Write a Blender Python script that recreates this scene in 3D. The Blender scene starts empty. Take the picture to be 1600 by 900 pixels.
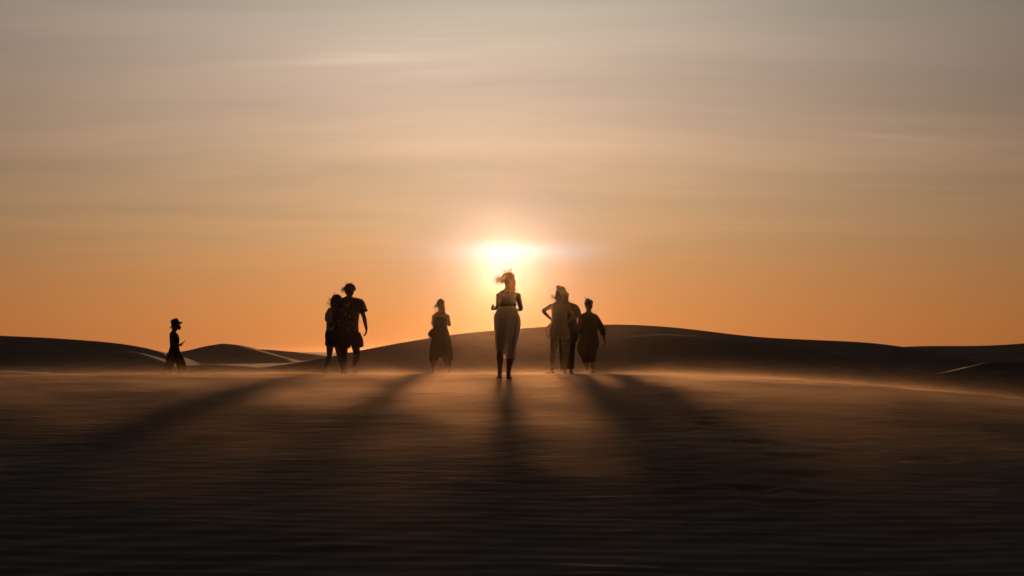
import bpy, bmesh, math, random
import numpy as np
from mathutils import Vector, Matrix

R = math.radians
random.seed(7)
scene = bpy.context.scene
COL = scene.collection

# ------------------------------------------------------------------ camera
F_PX = 2222.0            # focal length in pixels of the 1600 px wide photograph
CAM_Z = 1.6
HORIZON = 548.0          # row of the level line
PITCH = math.atan((HORIZON - 450.0) / F_PX)
cam_d = bpy.data.cameras.new("camera")
cam_d.sensor_width = 36.0
cam_d.lens = 36.0 * F_PX / 1600.0
cam_d.clip_start = 0.1
cam_d.clip_end = 20000.0
cam_d.dof.use_dof = True
cam_d.dof.focus_distance = 26.0
cam_d.dof.aperture_fstop = 3.2
cam = bpy.data.objects.new("camera", cam_d)
COL.objects.link(cam)
cam.location = (0, 0, CAM_Z)
cam.rotation_euler = (math.pi / 2 + PITCH, 0, 0)
scene.camera = cam

SUN_EL = math.degrees(math.atan((HORIZON - 405.0) / F_PX))
SUN_AZ = math.degrees(math.atan((786.0 - 800.0) / F_PX))   # from +Y towards +X

# ------------------------------------------------------------------ colour
scene.view_settings.view_transform = 'Standard'
scene.view_settings.look = 'None'
scene.view_settings.exposure = 0.0
scene.view_settings.gamma = 1.0
scene.view_settings.use_curve_mapping = False
scene.render.engine = 'CYCLES'
cy = scene.cycles
cy.use_denoising = True
cy.max_bounces = 4
cy.volume_bounces = 0
cy.transparent_max_bounces = 12
cy.volume_step_rate = 1.0
cy.volume_max_steps = 256
cy.sample_clamp_indirect = 4.0


def lin(*c):
    return tuple(((v / 255.0) / 12.92 if v <= 10 else ((v / 255.0 + 0.055) / 1.055) ** 2.4) for v in c)


class NT:
    """small helper that writes node trees as expressions"""
    def __init__(self, tree):
        self.t = tree
        tree.nodes.clear()

    def node(self, kind, **props):
        n = self.t.nodes.new(kind)
        for k, v in props.items():
            setattr(n, k, v)
        return n

    def put(self, sock, v):
        if hasattr(v, 'is_output') or isinstance(v, bpy.types.NodeSocket):
            self.t.links.new(v, sock)
        elif isinstance(v, (tuple, list)) and len(v) == 3 and sock.type == 'RGBA':
            sock.default_value = (*v, 1.0)
        else:
            sock.default_value = v

    def m(self, op, a, b=None, c=None, clamp=False):
        n = self.node('ShaderNodeMath', operation=op, use_clamp=clamp)
        self.put(n.inputs[0], a)
        if b is not None:
            self.put(n.inputs[1], b)
        if c is not None:
            self.put(n.inputs[2], c)
        return n.outputs[0]

    def add(self, a, b): return self.m('ADD', a, b)
    def sub(self, a, b): return self.m('SUBTRACT', a, b)
    def mul(self, a, b): return self.m('MULTIPLY', a, b)
    def div(self, a, b): return self.m('DIVIDE', a, b)
    def exp(self, a): return self.m('EXPONENT', a)

    def gauss(self, a, mu, s):
        d = self.div(self.sub(a, mu), s)
        return self.exp(self.mul(self.mul(d, d), -1.0))

    def mr(self, v, a, b, c=0.0, d=1.0, smooth=True):
        n = self.node('ShaderNodeMapRange')
        n.interpolation_type = 'SMOOTHSTEP' if smooth else 'LINEAR'
        self.put(n.inputs['Value'], v)
        for k, x in (('From Min', a), ('From Max', b), ('To Min', c), ('To Max', d)):
            self.put(n.inputs[k], x)
        return n.outputs['Result']

    def mix(self, fac, a, b, mode='MIX'):
        n = self.node('ShaderNodeMix', data_type='RGBA', blend_type=mode)
        self.put(n.inputs['Factor'], fac)
        self.put(n.inputs['A'] if False else n.inputs[6], a)
        self.put(n.inputs[7], b)
        return n.outputs[2]

    def xyz(self, x, y, z):
        n = self.node('ShaderNodeCombineXYZ')
        for i, v in enumerate((x, y, z)):
            self.put(n.inputs[i], v)
        return n.outputs[0]

    def sep(self, v):
        n = self.node('ShaderNodeSeparateXYZ')
        self.put(n.inputs[0], v)
        return n.outputs

    def noise(self, vec, scale, detail=4.0, rough=0.5, dist=0.0):
        n = self.node('ShaderNodeTexNoise')
        self.put(n.inputs['Vector'], vec)
        n.inputs['Scale'].default_value = scale
        n.inputs['Detail'].default_value = detail
        n.inputs['Roughness'].default_value = rough
        n.inputs['Distortion'].default_value = dist
        return n.outputs['Fac']

    def ramp(self, fac, stops, interp='LINEAR'):
        n = self.node('ShaderNodeValToRGB')
        cr = n.color_ramp
        cr.interpolation = interp
        while len(cr.elements) < len(stops):
            cr.elements.new(0.5)
        for e, (p, c) in zip(cr.elements, stops):
            e.position = p
            e.color = (*c, 1.0)
        self.put(n.inputs['Fac'], fac)
        return n.outputs['Color']


# ------------------------------------------------------------------ world: a dusty sunset sky
world = bpy.data.worlds.new("World")
scene.world = world
world.use_nodes = True
world.cycles.sampling_method = 'MANUAL'
world.cycles.sample_map_resolution = 512
n = NT(world.node_tree)
dirv = n.node('ShaderNodeTexCoord').outputs['Generated']
dx, dy, dz = n.sep(dirv)
el = n.mul(n.m('ARCSINE', dz), 180 / math.pi)
az = n.mul(n.m('ARCTAN2', dx, dy), 180 / math.pi)
AX_AZ, AX_EL, FALL_LOW, FALL = -1.8, 5.0, 24.0, 16.0
ax = (math.sin(R(AX_AZ)) * math.cos(R(AX_EL)), math.cos(R(AX_AZ)) * math.cos(R(AX_EL)), math.sin(R(AX_EL)))
dot = n.add(n.add(n.mul(dx, ax[0]), n.mul(dy, ax[1])), n.mul(dz, ax[2]))
th = n.mul(n.m('ARCCOSINE', n.m('MINIMUM', dot, 1.0)), 180 / math.pi)


def fall(t, e):
    g = min(max(e / 12.0, 0), 1)
    g = g * g * (3 - 2 * g)
    return math.exp(-(math.sqrt(t * t + 9) - 3) / (FALL_LOW + (FALL - FALL_LOW) * g))


fallN = n.exp(n.div(n.sub(n.m('SQRT', n.add(n.mul(th, th), 9.0)), 3.0), n.mr(el, 0.0, 12.0, -FALL_LOW, -FALL)))
fallN = n.add(fallN, n.mr(el, 8.0, 50.0, 0.0, 0.03))
stops = []
for e, c in ((0, (228, 138, 74)), (1.2, (230, 147, 80)), (3, (226, 158, 98)), (5, (220, 172, 124)), (8, (216, 182, 149)),
             (11, (209, 184, 163)), (14, (197, 184, 165)), (25, (152, 150, 146)), (45, (116, 122, 132)), (90, (98, 106, 122))):
    t = min(math.hypot(AX_AZ, e - AX_EL), 14)
    stops.append((e / 90.0, tuple(v / fall(t, e) for v in lin(*c))))
base = n.ramp(n.m('MAXIMUM', n.div(el, 90.0), 0.0), stops, 'LINEAR')
# thin cirrus sheets on a plane overhead
pz = n.add(n.m('MAXIMUM', dz, 0.0), 0.05)
cx, cyy = n.div(dx, pz), n.div(dy, pz)
warp = n.mul(n.sub(n.noise(n.xyz(cx, cyy, 0.0), 0.35, 1.0), 0.5), 1.6)
cv = n.xyz(n.mul(n.add(cx, n.mul(cyy, 0.10)), 0.34), n.add(cyy, warp), 3.0)
c1 = n.noise(cv, 0.85, 4.0, 0.58, 0.4)
cv2 = n.xyz(n.mul(n.add(cx, n.mul(cyy, -0.16)), 0.22), n.add(cyy, n.mul(warp, 0.7)), 9.0)
c2 = n.noise(cv2, 1.9, 4.0, 0.62, 0.3)
band = n.mr(el, 2.0, 7.0)
k1 = n.mul(n.mul(n.sub(c1, 0.5), 0.72), band)
k2 = n.mul(n.mr(c2, 0.56, 0.80, 0.0, 0.20), band)
k = n.add(n.add(1.0, k1), k2)
tint = n.mix(n.mul(n.mr(c1, 0.42, 0.68), n.mul(band, 0.5)), (1.0, 1.0, 1.0), (1.05, 0.965, 0.93))
sky = n.mix(1.0, base, tint, 'MULTIPLY')
fk = n.mul(fallN, k)
sky = n.mix(1.0, sky, n.xyz(fk, fk, fk), 'MULTIPLY')
# bright air around the sun, seen through a lit bar of cirrus
s_core = n.mul(n.gauss(az, SUN_AZ, 1.05), n.gauss(el, SUN_EL - 0.05, 0.95))
edge = n.mr(n.add(el, n.mul(n.sub(c2, 0.5), 0.8)), 4.0, 4.75, 1.0, 0.30)
s_bar = n.mul(n.mul(n.gauss(az, SUN_AZ + 0.5, 2.5), n.gauss(el, 4.05, 0.42)), 0.72)
s_wide = n.mul(n.mul(n.gauss(az, SUN_AZ, 3.0), n.gauss(el, SUN_EL + 0.6, 2.3)), 0.75)
g1 = n.m('MINIMUM', n.mul(n.add(n.mul(s_core, 0.6), s_bar), edge), 1.0)
sky = n.mix(s_wide, sky, lin(182, 182, 172))
sky = n.mix(g1, sky, lin(214, 219, 224))
nish = n.node('ShaderNodeTexSky', sky_type='NISHITA')
nish.sun_disc = False
nish.sun_elevation = R(SUN_EL)
nish.sun_rotation = R(SUN_AZ)
nish.air_density = 1.5
nish.dust_density = 6.0
bg1 = n.node('ShaderNodeBackground')
n.put(bg1.inputs['Color'], sky)
bg1.inputs['Strength'].default_value = 1.0
bg2 = n.node('ShaderNodeBackground')
n.put(bg2.inputs['Color'], nish.outputs['Color'])
bg2.inputs['Strength'].default_value = 0.001
addsh = n.node('ShaderNodeAddShader')
n.put(addsh.inputs[0], bg1.outputs[0])
n.put(addsh.inputs[1], bg2.outputs[0])
n.put(n.node('ShaderNodeOutputWorld').inputs['Surface'], addsh.outputs[0])

# ------------------------------------------------------------------ sun
sun_d = bpy.data.lights.new("sun", 'SUN')
sun_d.energy = 2.7
sun_d.color = (1.0, 0.46, 0.19)
sun_d.angle = R(2.2)
sun = bpy.data.objects.new("sun", sun_d)
COL.objects.link(sun)
sv = Vector((math.sin(R(SUN_AZ)) * math.cos(R(SUN_EL)), math.cos(R(SUN_AZ)) * math.cos(R(SUN_EL)), math.sin(R(SUN_EL))))
sun.rotation_euler = (-sv).to_track_quat('-Z', 'Y').to_euler()
sun.location = (0, 0, 40)


# ------------------------------------------------------------------ helpers
def at(px, py, d):
    """the point seen at a pixel of the photograph at the ground distance d"""
    a, b = (px - 800.0) / F_PX, -(py - 450.0) / F_PX
    fy = math.cos(PITCH) - b * math.sin(PITCH)
    fz = math.sin(PITCH) + b * math.cos(PITCH)
    s = d / fy
    return Vector((a * s, d, CAM_Z + fz * s))


_tab = np.random.RandomState(11).rand(512, 512)


def vnoise(x, y):
    xi, yi = np.floor(x).astype(int), np.floor(y).astype(int)
    u, v = x - xi, y - yi
    u, v = u * u * u * (u * (u * 6 - 15) + 10), v * v * v * (v * (v * 6 - 15) + 10)
    g = lambda i, j: _tab[i % 512, j % 512]
    return (g(xi, yi) * (1 - u) + g(xi + 1, yi) * u) * (1 - v) + (g(xi, yi + 1) * (1 - u) + g(xi + 1, yi + 1) * u) * v - 0.5


def fbm(x, y, o=4):
    s, a = 0, 1.0
    for k in range(o):
        s = s + a * vnoise(x + 17.3 * k, y + 5.1 * k)
        x, y, a = x * 2.03, y * 2.03, a * 0.5
    return s


def macro(x, y):
    """large shape of the near dune: a convex rise to a broad crest where the people stand"""
    x, y = np.asarray(x, float), np.asarray(y, float)
    d = 24.5 - y
    h = 1.155 - 0.0022 * d.clip(0, 22) ** 2 - 0.0016 * d.clip(-17.5, 0) ** 2
    far = 0.665 - 0.056 * (y - 42) + 0.001179 * (y - 42) ** 2
    h = np.where(y > 42, np.where(y > 65.75, 0.0, far), h)
    k = np.exp(-((y - 26.0) / 30.0) ** 2)
    lat = -0.0095 * (x - 2.0).clip(0) ** 2 - 0.002 * (-x - 5.0).clip(0) ** 2
    return h + (lat * k).clip(-1.5, 0)


def ground_z(x, y):
    return float(macro(x, y))


def grid_mesh(name, X, Y, Z):
    ny, nx = X.shape
    co = np.stack([X, Y, Z], -1).reshape(-1, 3)
    i = np.arange(ny * nx).reshape(ny, nx)
    f = np.stack([i[:-1, :-1], i[:-1, 1:], i[1:, 1:], i[1:, :-1]], -1).reshape(-1, 4)
    me = bpy.data.meshes.new(name)
    me.vertices.add(len(co))
    me.vertices.foreach_set('co', co.ravel())
    me.loops.add(f.size)
    me.loops.foreach_set('vertex_index', f.ravel())
    me.polygons.add(len(f))
    me.polygons.foreach_set('loop_start', np.arange(0, f.size, 4))
    me.polygons.foreach_set('loop_total', np.full(len(f), 4))
    me.polygons.foreach_set('use_smooth', np.ones(len(f), bool))
    me.update()
    me.validate()
    return me


def link(name, me, mat=None, parent=None):
    o = bpy.data.objects.new(name, me)
    COL.objects.link(o)
    if mat is not None:
        me.materials.append(mat)
    if parent is not None:
        o.parent = parent
    return o


def tag(o, label=None, cat=None, group=None, kind=None):
    for k_, v in (('label', label), ('category', cat), ('group', group), ('kind', kind)):
        if v:
            o[k_] = v
    return o


# ------------------------------------------------------------------ materials
MATS = {}


def mat_sand(name, grain=True):
    m = bpy.data.materials.new(name)
    m.use_nodes = True
    t = NT(m.node_tree)
    geo = t.node('ShaderNodeNewGeometry')
    pos = geo.outputs['Position']
    a = t.noise(pos, 0.35, 5.0, 0.55)
    x, y, z = t.sep(pos)
    st = t.xyz(t.mul(x, 0.5), t.mul(y, 3.0), z)
    b = t.noise(st, 1.4, 6.0, 0.6)
    g = t.noise(pos, 90.0, 2.0, 0.7)
    v = t.add(t.mul(a, 0.45), t.add(t.mul(b, 0.4), t.mul(g, 0.15)))
    col = t.ramp(v, [(0.34, (0.235, 0.172, 0.128)), (0.5, (0.31, 0.232, 0.176)), (0.68, (0.40, 0.305, 0.235))])
    bs = t.node('ShaderNodeBsdfPrincipled')
    t.put(bs.inputs['Base Color'], col)
    bs.inputs['Roughness'].default_value = 0.95
    bs.inputs['Specular IOR Level'].default_value = 0.12
    bump = t.node('ShaderNodeBump')
    bump.inputs['Strength'].default_value = 0.35
    bump.inputs['Distance'].default_value = 0.012
    st2 = t.xyz(t.mul(x, 0.35), y, z)
    hgt = t.add(t.mul(t.noise(st2, 9.0, 4.0, 0.65, 0.3), 1.0), t.mul(g, 0.25))
    t.put(bump.inputs['Height'], hgt)
    t.put(bs.inputs['Normal'], bump.outputs[0])
    t.put(t.node('ShaderNodeOutputMaterial').inputs['Surface'], bs.outputs[0])
    return m


def mat_plain(name, col, rough=0.8, spec=0.2, trans=0.0, tcol=None, var=0.25, scale=18.0, bump=0.0, sheer=0.0):
    if name in MATS:
        return MATS[name]
    m = bpy.data.materials.new(name)
    m.use_nodes = True
    t = NT(m.node_tree)
    co = t.node('ShaderNodeTexCoord').outputs['Object']
    nz = t.noise(co, scale, 4.0, 0.6)
    lo = tuple(c * (1 - var) for c in col)
    hi = tuple(min(1, c * (1 + var)) for c in col)
    c = t.ramp(nz, [(0.3, lo), (0.7, hi)])
    bs = t.node('ShaderNodeBsdfPrincipled')
    t.put(bs.inputs['Base Color'], c)
    bs.inputs['Roughness'].default_value = rough
    bs.inputs['Specular IOR Level'].default_value = spec
    if bump:
        b = t.node('ShaderNodeBump')
        b.inputs['Strength'].default_value = bump
        b.inputs['Distance'].default_value = 0.01
        t.put(b.inputs['Height'], nz)
        t.put(bs.inputs['Normal'], b.outputs[0])
    sh = bs.outputs[0]
    if trans:
        tr = t.node('ShaderNodeBsdfTranslucent')
        t.put(tr.inputs['Color'], tcol or col)
        mx = t.node('ShaderNodeMixShader')
        mx.inputs[0].default_value = trans
        t.put(mx.inputs[1], sh)
        t.put(mx.inputs[2], tr.outputs[0])
        sh = mx.outputs[0]
    if sheer:
        tp = t.node('ShaderNodeBsdfTransparent')
        mx = t.node('ShaderNodeMixShader')
        mx.inputs[0].default_value = sheer
        t.put(mx.inputs[1], sh)
        t.put(mx.inputs[2], tp.outputs[0])
        sh = mx.outputs[0]
    t.put(t.node('ShaderNodeOutputMaterial').inputs['Surface'], sh)
    MATS[name] = m
    return m


def mat_floral(name):
    m = bpy.data.materials.new(name)
    m.use_nodes = True
    t = NT(m.node_tree)
    co = t.node('ShaderNodeTexCoord').outputs['Object']
    w = t.noise(co, 9.0, 3.0)
    vo = t.node('ShaderNodeTexVoronoi')
    vo.inputs['Scale'].default_value = 11.0
    vo.inputs['Randomness'].default_value = 0.8
    t.put(vo.inputs['Vector'], co)
    d = t.add(vo.outputs['Distance'], t.mul(t.sub(t.noise(co, 40.0, 2.0), 0.5), 0.5))
    fl = t.mr(d, 0.16, 0.34, 1.0, 0.0)
    leaf = t.mr(t.noise(co, 22.0, 2.0, 0.5, 1.2), 0.56, 0.62)
    c = t.mix(t.mul(leaf, 0.6), (0.014, 0.012, 0.013), (0.09, 0.075, 0.05))
    c = t.mix(fl, c, t.mix(w, (0.42, 0.27, 0.18), (0.30, 0.22, 0.10)))
    bs = t.node('ShaderNodeBsdfPrincipled')
    t.put(bs.inputs['Base Color'], c)
    bs.inputs['Roughness'].default_value = 0.75
    t.put(t.node('ShaderNodeOutputMaterial').inputs['Surface'], bs.outputs[0])
    return m


SAND = mat_sand('wind_blown_sand')
SKIN_T = mat_plain('tanned_skin', (0.23, 0.125, 0.08), 0.55, 0.35, var=0.08)
SKIN_D = mat_plain('brown_skin', (0.11, 0.058, 0.037), 0.55, 0.35, var=0.08)
HAIR_D = mat_plain('dark_brown_hair', (0.030, 0.018, 0.011), 0.5, 0.4, 0.15, (0.45, 0.16, 0.04), scale=60, bump=0.3)
HAIR_L = mat_plain('sunlit_brown_hair', (0.16, 0.085, 0.035), 0.5, 0.4, 0.55, (0.95, 0.45, 0.12), scale=60, bump=0.3)
BLACK = mat_plain('black_cloth', (0.016, 0.014, 0.015), 0.9, 0.1, scale=30, bump=0.2)
DARK = mat_plain('charcoal_cloth', (0.035, 0.028, 0.027), 0.9, 0.1, 0.12, (0.08, 0.05, 0.03), scale=30, bump=0.2)
WHITE = mat_plain('white_cotton', (0.72, 0.69, 0.66), 0.85, 0.15, 0.25, (0.75, 0.68, 0.6), var=0.08)
PALE = mat_plain('pale_pink_linen', (0.74, 0.62, 0.59), 0.85, 0.15, 0.5, (0.92, 0.80, 0.74), var=0.08, sheer=0.22)
BEIGE = mat_plain('beige_cotton', (0.50, 0.40, 0.32), 0.85, 0.15, 0.4, (0.85, 0.68, 0.52), var=0.1, sheer=0.12)
SCARF = mat_plain('sand_coloured_scarf', (0.46, 0.32, 0.20), 0.85, 0.15, 0.4, (0.8, 0.5, 0.25), var=0.2)
LEATH = mat_plain('dark_leather', (0.030, 0.020, 0.015), 0.5, 0.4)
PHONE = mat_plain('black_glass', (0.012, 0.012, 0.014), 0.2, 0.5, var=0.05)
BROWN = mat_plain('brown_knit', (0.12, 0.07, 0.045), 0.9, 0.1, 0.3, (0.3, 0.15, 0.07))
FLORAL = mat_floral('dark_floral_print')

# ------------------------------------------------------------------ the sand underfoot
def axis(parts):
    out = [parts[0][0]]
    for a, b, s0, s1 in parts:
        v = a
        while v < b - 1e-6:
            f = (v - a) / (b - a)
            v = min(b, v + s0 * (s1 / s0) ** f)
            out.append(v)
    return np.array(out)


ys = axis([(-40, 0, 6, 1.0), (0, 6.2, 0.5, 0.03), (6.2, 17, 0.026, 0.032), (17, 32, 0.034, 0.10), (32, 70, 0.12, 1.0), (70, 1500, 1.5, 90)])
xp = axis([(0, 5.5, 0.13, 0.14), (5.5, 14, 0.14, 0.22), (14, 40, 0.2, 1.6), (40, 1500, 2, 90)])
xs = np.concatenate([-xp[::-1][:-1], xp])
X, Y = np.meshgrid(xs, ys)
Z = macro(X, Y)
near = np.exp(-((Y - 14) / 22.0).clip(0) ** 2) * np.exp(-((np.abs(X) - 14).clip(0) / 6) ** 2)
# broad unevenness of the blown surface
Z += near * 0.035 * fbm(X * 0.28, Y * 0.34, 4)
Z += (1 - near) * 0.35 * fbm(X * 0.02, Y * 0.02, 4) * ((Y > 50) * 1.0)
# wind ripples: long crests across the view, bending, dying out and joining
wp = 0.45 * fbm(X * 0.20 + 3, Y * 0.35, 3) + 0.12 * fbm(X * 0.9 + 40, Y * 1.3, 3)
lam = 0.185
ph = (Y + wp + 0.05 * X) / lam
saw = ph - np.floor(ph)
prof = np.where(saw < 0.66, saw / 0.66, (1 - saw) / 0.34)
prof = prof * prof * (3 - 2 * prof)
ampm = (0.65 + 0.9 * (fbm(X * 0.30 + 9, Y * 0.7 + 2, 4) + 0.45).clip(0, 1))
ph2 = (Y + 0.6 * wp - 0.12 * X) / 0.13
Z += near * (0.017 * ampm * (prof - 0.5) + 0.003 * np.sin(2 * np.pi * ph2) * ampm)
Z += near * 0.004 * fbm(X * 3.0, Y * 9.0, 3)
# larger wind-carved steps and scoops, longer across the wind
ph3 = (Y + 1.5 * fbm(X * 0.16 + 70, Y * 0.22, 3) + 0.45 * fbm(X * 0.6 + 20, Y * 0.7, 3)) / 0.85
sw3 = ph3 - np.floor(ph3)
pr3 = np.where(sw3 < 0.72, sw3 / 0.72, (1 - sw3) / 0.28)
am3 = (fbm(X * 0.22 + 31, Y * 0.30 + 8, 4) + 0.42).clip(0, 1)
Z += near * ((Y - 6.5) / 7.0).clip(0.3, 1) * 0.021 * am3 * (pr3 * pr3 * (3 - 2 * pr3) - 0.5)
Z += near * 0.014 * fbm(X * 0.75 + 5, Y * 2.6, 4)


# trodden hollows where people walked
def hollow(px, py, L, W, depth, ang):
    # where the view ray meets the slope
    lo, hi = 3.0, 27.0
    for _ in range(40):
        md = (lo + hi) / 2
        p = at(px, py, md)
        if p.z > ground_z(p.x, md):
            lo = md
        else:
            hi = md
    p = at(px, py, lo)
    j0, j1 = np.searchsorted(ys, (p.y - 0.9, p.y + 0.9))
    i0, i1 = np.searchsorted(xs, (p.x - 0.9, p.x + 0.9))
    w = (slice(j0, j1), slice(i0, i1))
    x_, y_ = X[w], Y[w]
    u = (x_ - p.x) * math.cos(ang) + (y_ - p.y) * math.sin(ang)
    v = -(x_ - p.x) * math.sin(ang) + (y_ - p.y) * math.cos(ang)
    r = np.sqrt((u / L) ** 2 + (v / W) ** 2) + 0.25 * fbm(x_ * 5 + px, y_ * 5, 2)
    Z[w] += -depth * np.exp(-r ** 4) + 0.45 * depth * np.exp(-((r - 1.35) / 0.35) ** 2)


rs = random.Random(5)
spots = [(290, 638), (318, 634), (470, 606), (248, 655), (1000, 655), (1030, 648), (1075, 655), (1110, 662), (1050, 670), (1130, 655), (1165, 672),
         (1010, 690), (1210, 695), (1240, 715), (1180, 690), (960, 640), (1090, 700), (1270, 640), (1300, 690), (930, 622), (700, 612), (650, 615),
         (1180, 765), (1290, 770), (1230, 790), (1400, 690), (1450, 720), (1350, 640), (905, 605), (1100, 610), (180, 700), (330, 690),
         (985, 618), (1050, 624), (1150, 632), (1215, 650), (1330, 705), (1145, 705), (1060, 735), (1255, 742)]
for (px, py) in spots:
    hollow(px, py, rs.uniform(0.16, 0.30), rs.uniform(0.10, 0.17), rs.uniform(0.015, 0.035), rs.uniform(-0.6, 0.6))
tag(link('sand_ground', grid_mesh('sand_ground', X, Y, Z), SAND), kind='structure')


# ------------------------------------------------------------------ the dunes beyond
def dune(crest, near_w, far_w, base, label, p_near=1.25, rough=0.12, seed=0, n_=260, m_=90, bow=0.0, p_far=1.42):
    """crest: (px, py, distance) along the ridge line; a rounded ridge with a shaded side towards the viewer"""
    P = np.array([tuple(at(*c)) for c in crest])
    s = np.concatenate([[0], np.cumsum(np.linalg.norm(np.diff(P, axis=0), axis=1))])
    q = np.linspace(0, s[-1], n_)
    C = np.stack([np.interp(q, s, P[:, i]) for i in range(3)], 1)
    ker = np.hanning(23)
    ker /= ker.sum()
    for i in range(3):
        pad = np.concatenate([2 * C[0, i] - C[11:0:-1, i], C[:, i], 2 * C[-1, i] - C[-2:-13:-1, i]])
        C[:, i] = np.convolve(pad, ker, 'valid')
    t = np.concatenate([-np.linspace(1, 0, m_) ** 1.5, np.linspace(0, 1, m_ // 2)[1:] ** 1.5])
    T, I = np.meshgrid(t, np.arange(n_), indexing='ij')
    cxx, cyy_, czz = C[I, 0], C[I, 1], C[I, 2]
    u_ = np.arange(n_) / (n_ - 1)
    win_ = (np.minimum(u_, 1 - u_) / 0.10).clip(0, 1)
    win_ = (win_ * win_ * (3 - 2 * win_))[I]
    hgt = (czz - base) * win_ + 0.001
    base = base - 0.5 * (1 - win_)
    hr = (hgt / hgt.max()).clip(0)
    W = np.where(T < 0, near_w * (0.15 + 0.85 * hr), far_w * (0.35 + 0.65 * hr))
    yy = cyy_ + T * W
    a = np.abs(T)
    shp = np.where(T < 0, (1 - a ** p_near) * (1 - 0.35 * a * (1 - a)), 1 - a ** p_far)
    zz = base + hgt * shp
    xx = cxx + bow * W * T
    mask = np.minimum(1, a * 9)
    zz += rough * hgt.clip(0.3) * fbm(xx * 0.10 + seed * 3.1, yy * 0.16 + seed, 5) * mask * (1 - a * 0.4)
    zz += 0.02 * fbm(xx * 0.9 + seed, yy * 2.2, 3) * mask
    o = link('dune', grid_mesh('dune', xx, yy, zz), SAND)
    return tag(o, kind='structure', label=label)


# broad ridge right across the middle, with its nearer shoulder
dune([(150, 592, 48), (260, 587, 53), (330, 582.5, 57), (390, 576.5, 62), (450, 569, 68), (505, 560, 74), (560, 548, 80), (640, 533, 86), (720, 521, 90), (800, 514, 94), (870, 509.5, 96), (960, 506, 97), (1040, 509.5, 97),
      (1110, 518, 96), (1180, 527, 94), (1280, 531.5, 90), (1360, 535, 86), (1420, 543, 82), (1480, 553, 78), (1545, 567, 73), (1640, 592, 66)],
     15, 40, -0.6, 'broad rounded dune rising behind the people', seed=1, rough=0.07)
dune([(860, 566, 72), (900, 547, 72), (940, 534, 72), (985, 527, 72.5), (1040, 523.5, 73), (1090, 525.5, 73), (1140, 530, 73), (1200, 537, 72), (1270, 546, 71), (1340, 562, 70), (1400, 585, 70)],
     9, 10, -0.6, 'low shoulder on the near side of the broad dune', seed=2, rough=0.09, p_far=1.8)
# right
dune([(1180, 566, 190), (1300, 549, 200), (1400, 543, 200), (1450, 540, 200), (1520, 541, 200), (1580, 538.5, 200), (1640, 533, 200), (1750, 530, 200), (1900, 533, 200), (2300, 528, 200), (2700, 540, 200)],
     18, 40, -0.8, 'distant flat dune on the right horizon', seed=3)
dune([(1290, 612, 42), (1370, 601, 43), (1440, 590, 44), (1500, 577, 45), (1540, 567, 46), (1570, 564.5, 46), (1610, 566, 46), (1700, 574, 45), (1800, 590, 44)],
     5.5, 14, -0.6, 'dark dune swelling up at the right edge', seed=4, rough=0.1, p_far=1.3)
# left
dune([(-1300, 535, 150), (-900, 524, 150), (-500, 521, 150), (-200, 519, 150), (-80, 521, 150), (0, 524.5, 150), (80, 528, 150), (150, 533, 150), (190, 537, 148), (225, 543, 146), (250, 550, 142), (285, 562, 138), (320, 580, 132)],
     17, 40, -0.8, 'long dark dune at the left edge', seed=5, rough=0.07, n_=420)
dune([(70, 590, 100), (95, 574, 100), (125, 560, 102), (160, 550, 104), (190, 548, 105), (220, 552, 104), (245, 561, 102), (270, 573, 99), (300, 590, 95)],
     12, 16, -0.7, 'small domed dune in front of the long left dune', seed=6, rough=0.07, p_far=1.8)
dune([(200, 566, 180), (250, 552, 180), (290, 548.5, 180), (320, 541, 180), (348, 536.5, 180), (372, 539.5, 180), (395, 546, 180), (425, 554, 178), (470, 566, 175)],
     20, 40, -0.8, 'small pointed dune between the walker and the couple', seed=7, rough=0.08, p_far=1.6)
dune([(330, 560, 230), (380, 545, 230), (420, 546.5, 230), (460, 550, 230), (500, 555, 230), (560, 566, 230)],
     20, 40, -0.8, 'thin distant dune left of the couple', seed=8, rough=0.08)
dune([(150, 592, 78), (200, 583, 80), (250, 575, 82), (300, 570.5, 84), (345, 570, 85), (390, 573, 85), (430, 578, 84), (480, 590, 82)],
     9, 14, -0.6, 'low sand ridge behind the walker', seed=9, rough=0.08, p_far=1.8)
dune([(-700, 585, 64), (-400, 577, 64), (-150, 574, 64), (-60, 577, 64), (0, 580.5, 64), (60, 583.5, 64), (120, 586, 63), (180, 587, 62), (260, 588, 60), (340, 594, 58)],
     6, 14, -0.6, 'pale low sand bank at the left edge', seed=10, rough=0.06, p_far=1.8)

# ------------------------------------------------------------------ people: tools
def catmull(vals, sub):
    v = [np.asarray(a, float) for a in vals]
    if len(v) < 3:
        return [v[0] + (v[-1] - v[0]) * k_ / sub for k_ in range(sub + 1)]
    out = []
    ext = [2 * v[0] - v[1]] + v + [2 * v[-1] - v[-2]]
    for i_ in range(1, len(ext) - 2):
        a, b, c, d_ = ext[i_ - 1:i_ + 3]
        for k_ in range(sub):
            u = k_ / sub
            out.append(0.5 * (2 * b + (c - a) * u + (2 * a - 5 * b + 4 * c - d_) * u * u + (3 * b - a - 3 * c + d_) * u ** 3))
    out.append(v[-1])
    return out


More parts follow.
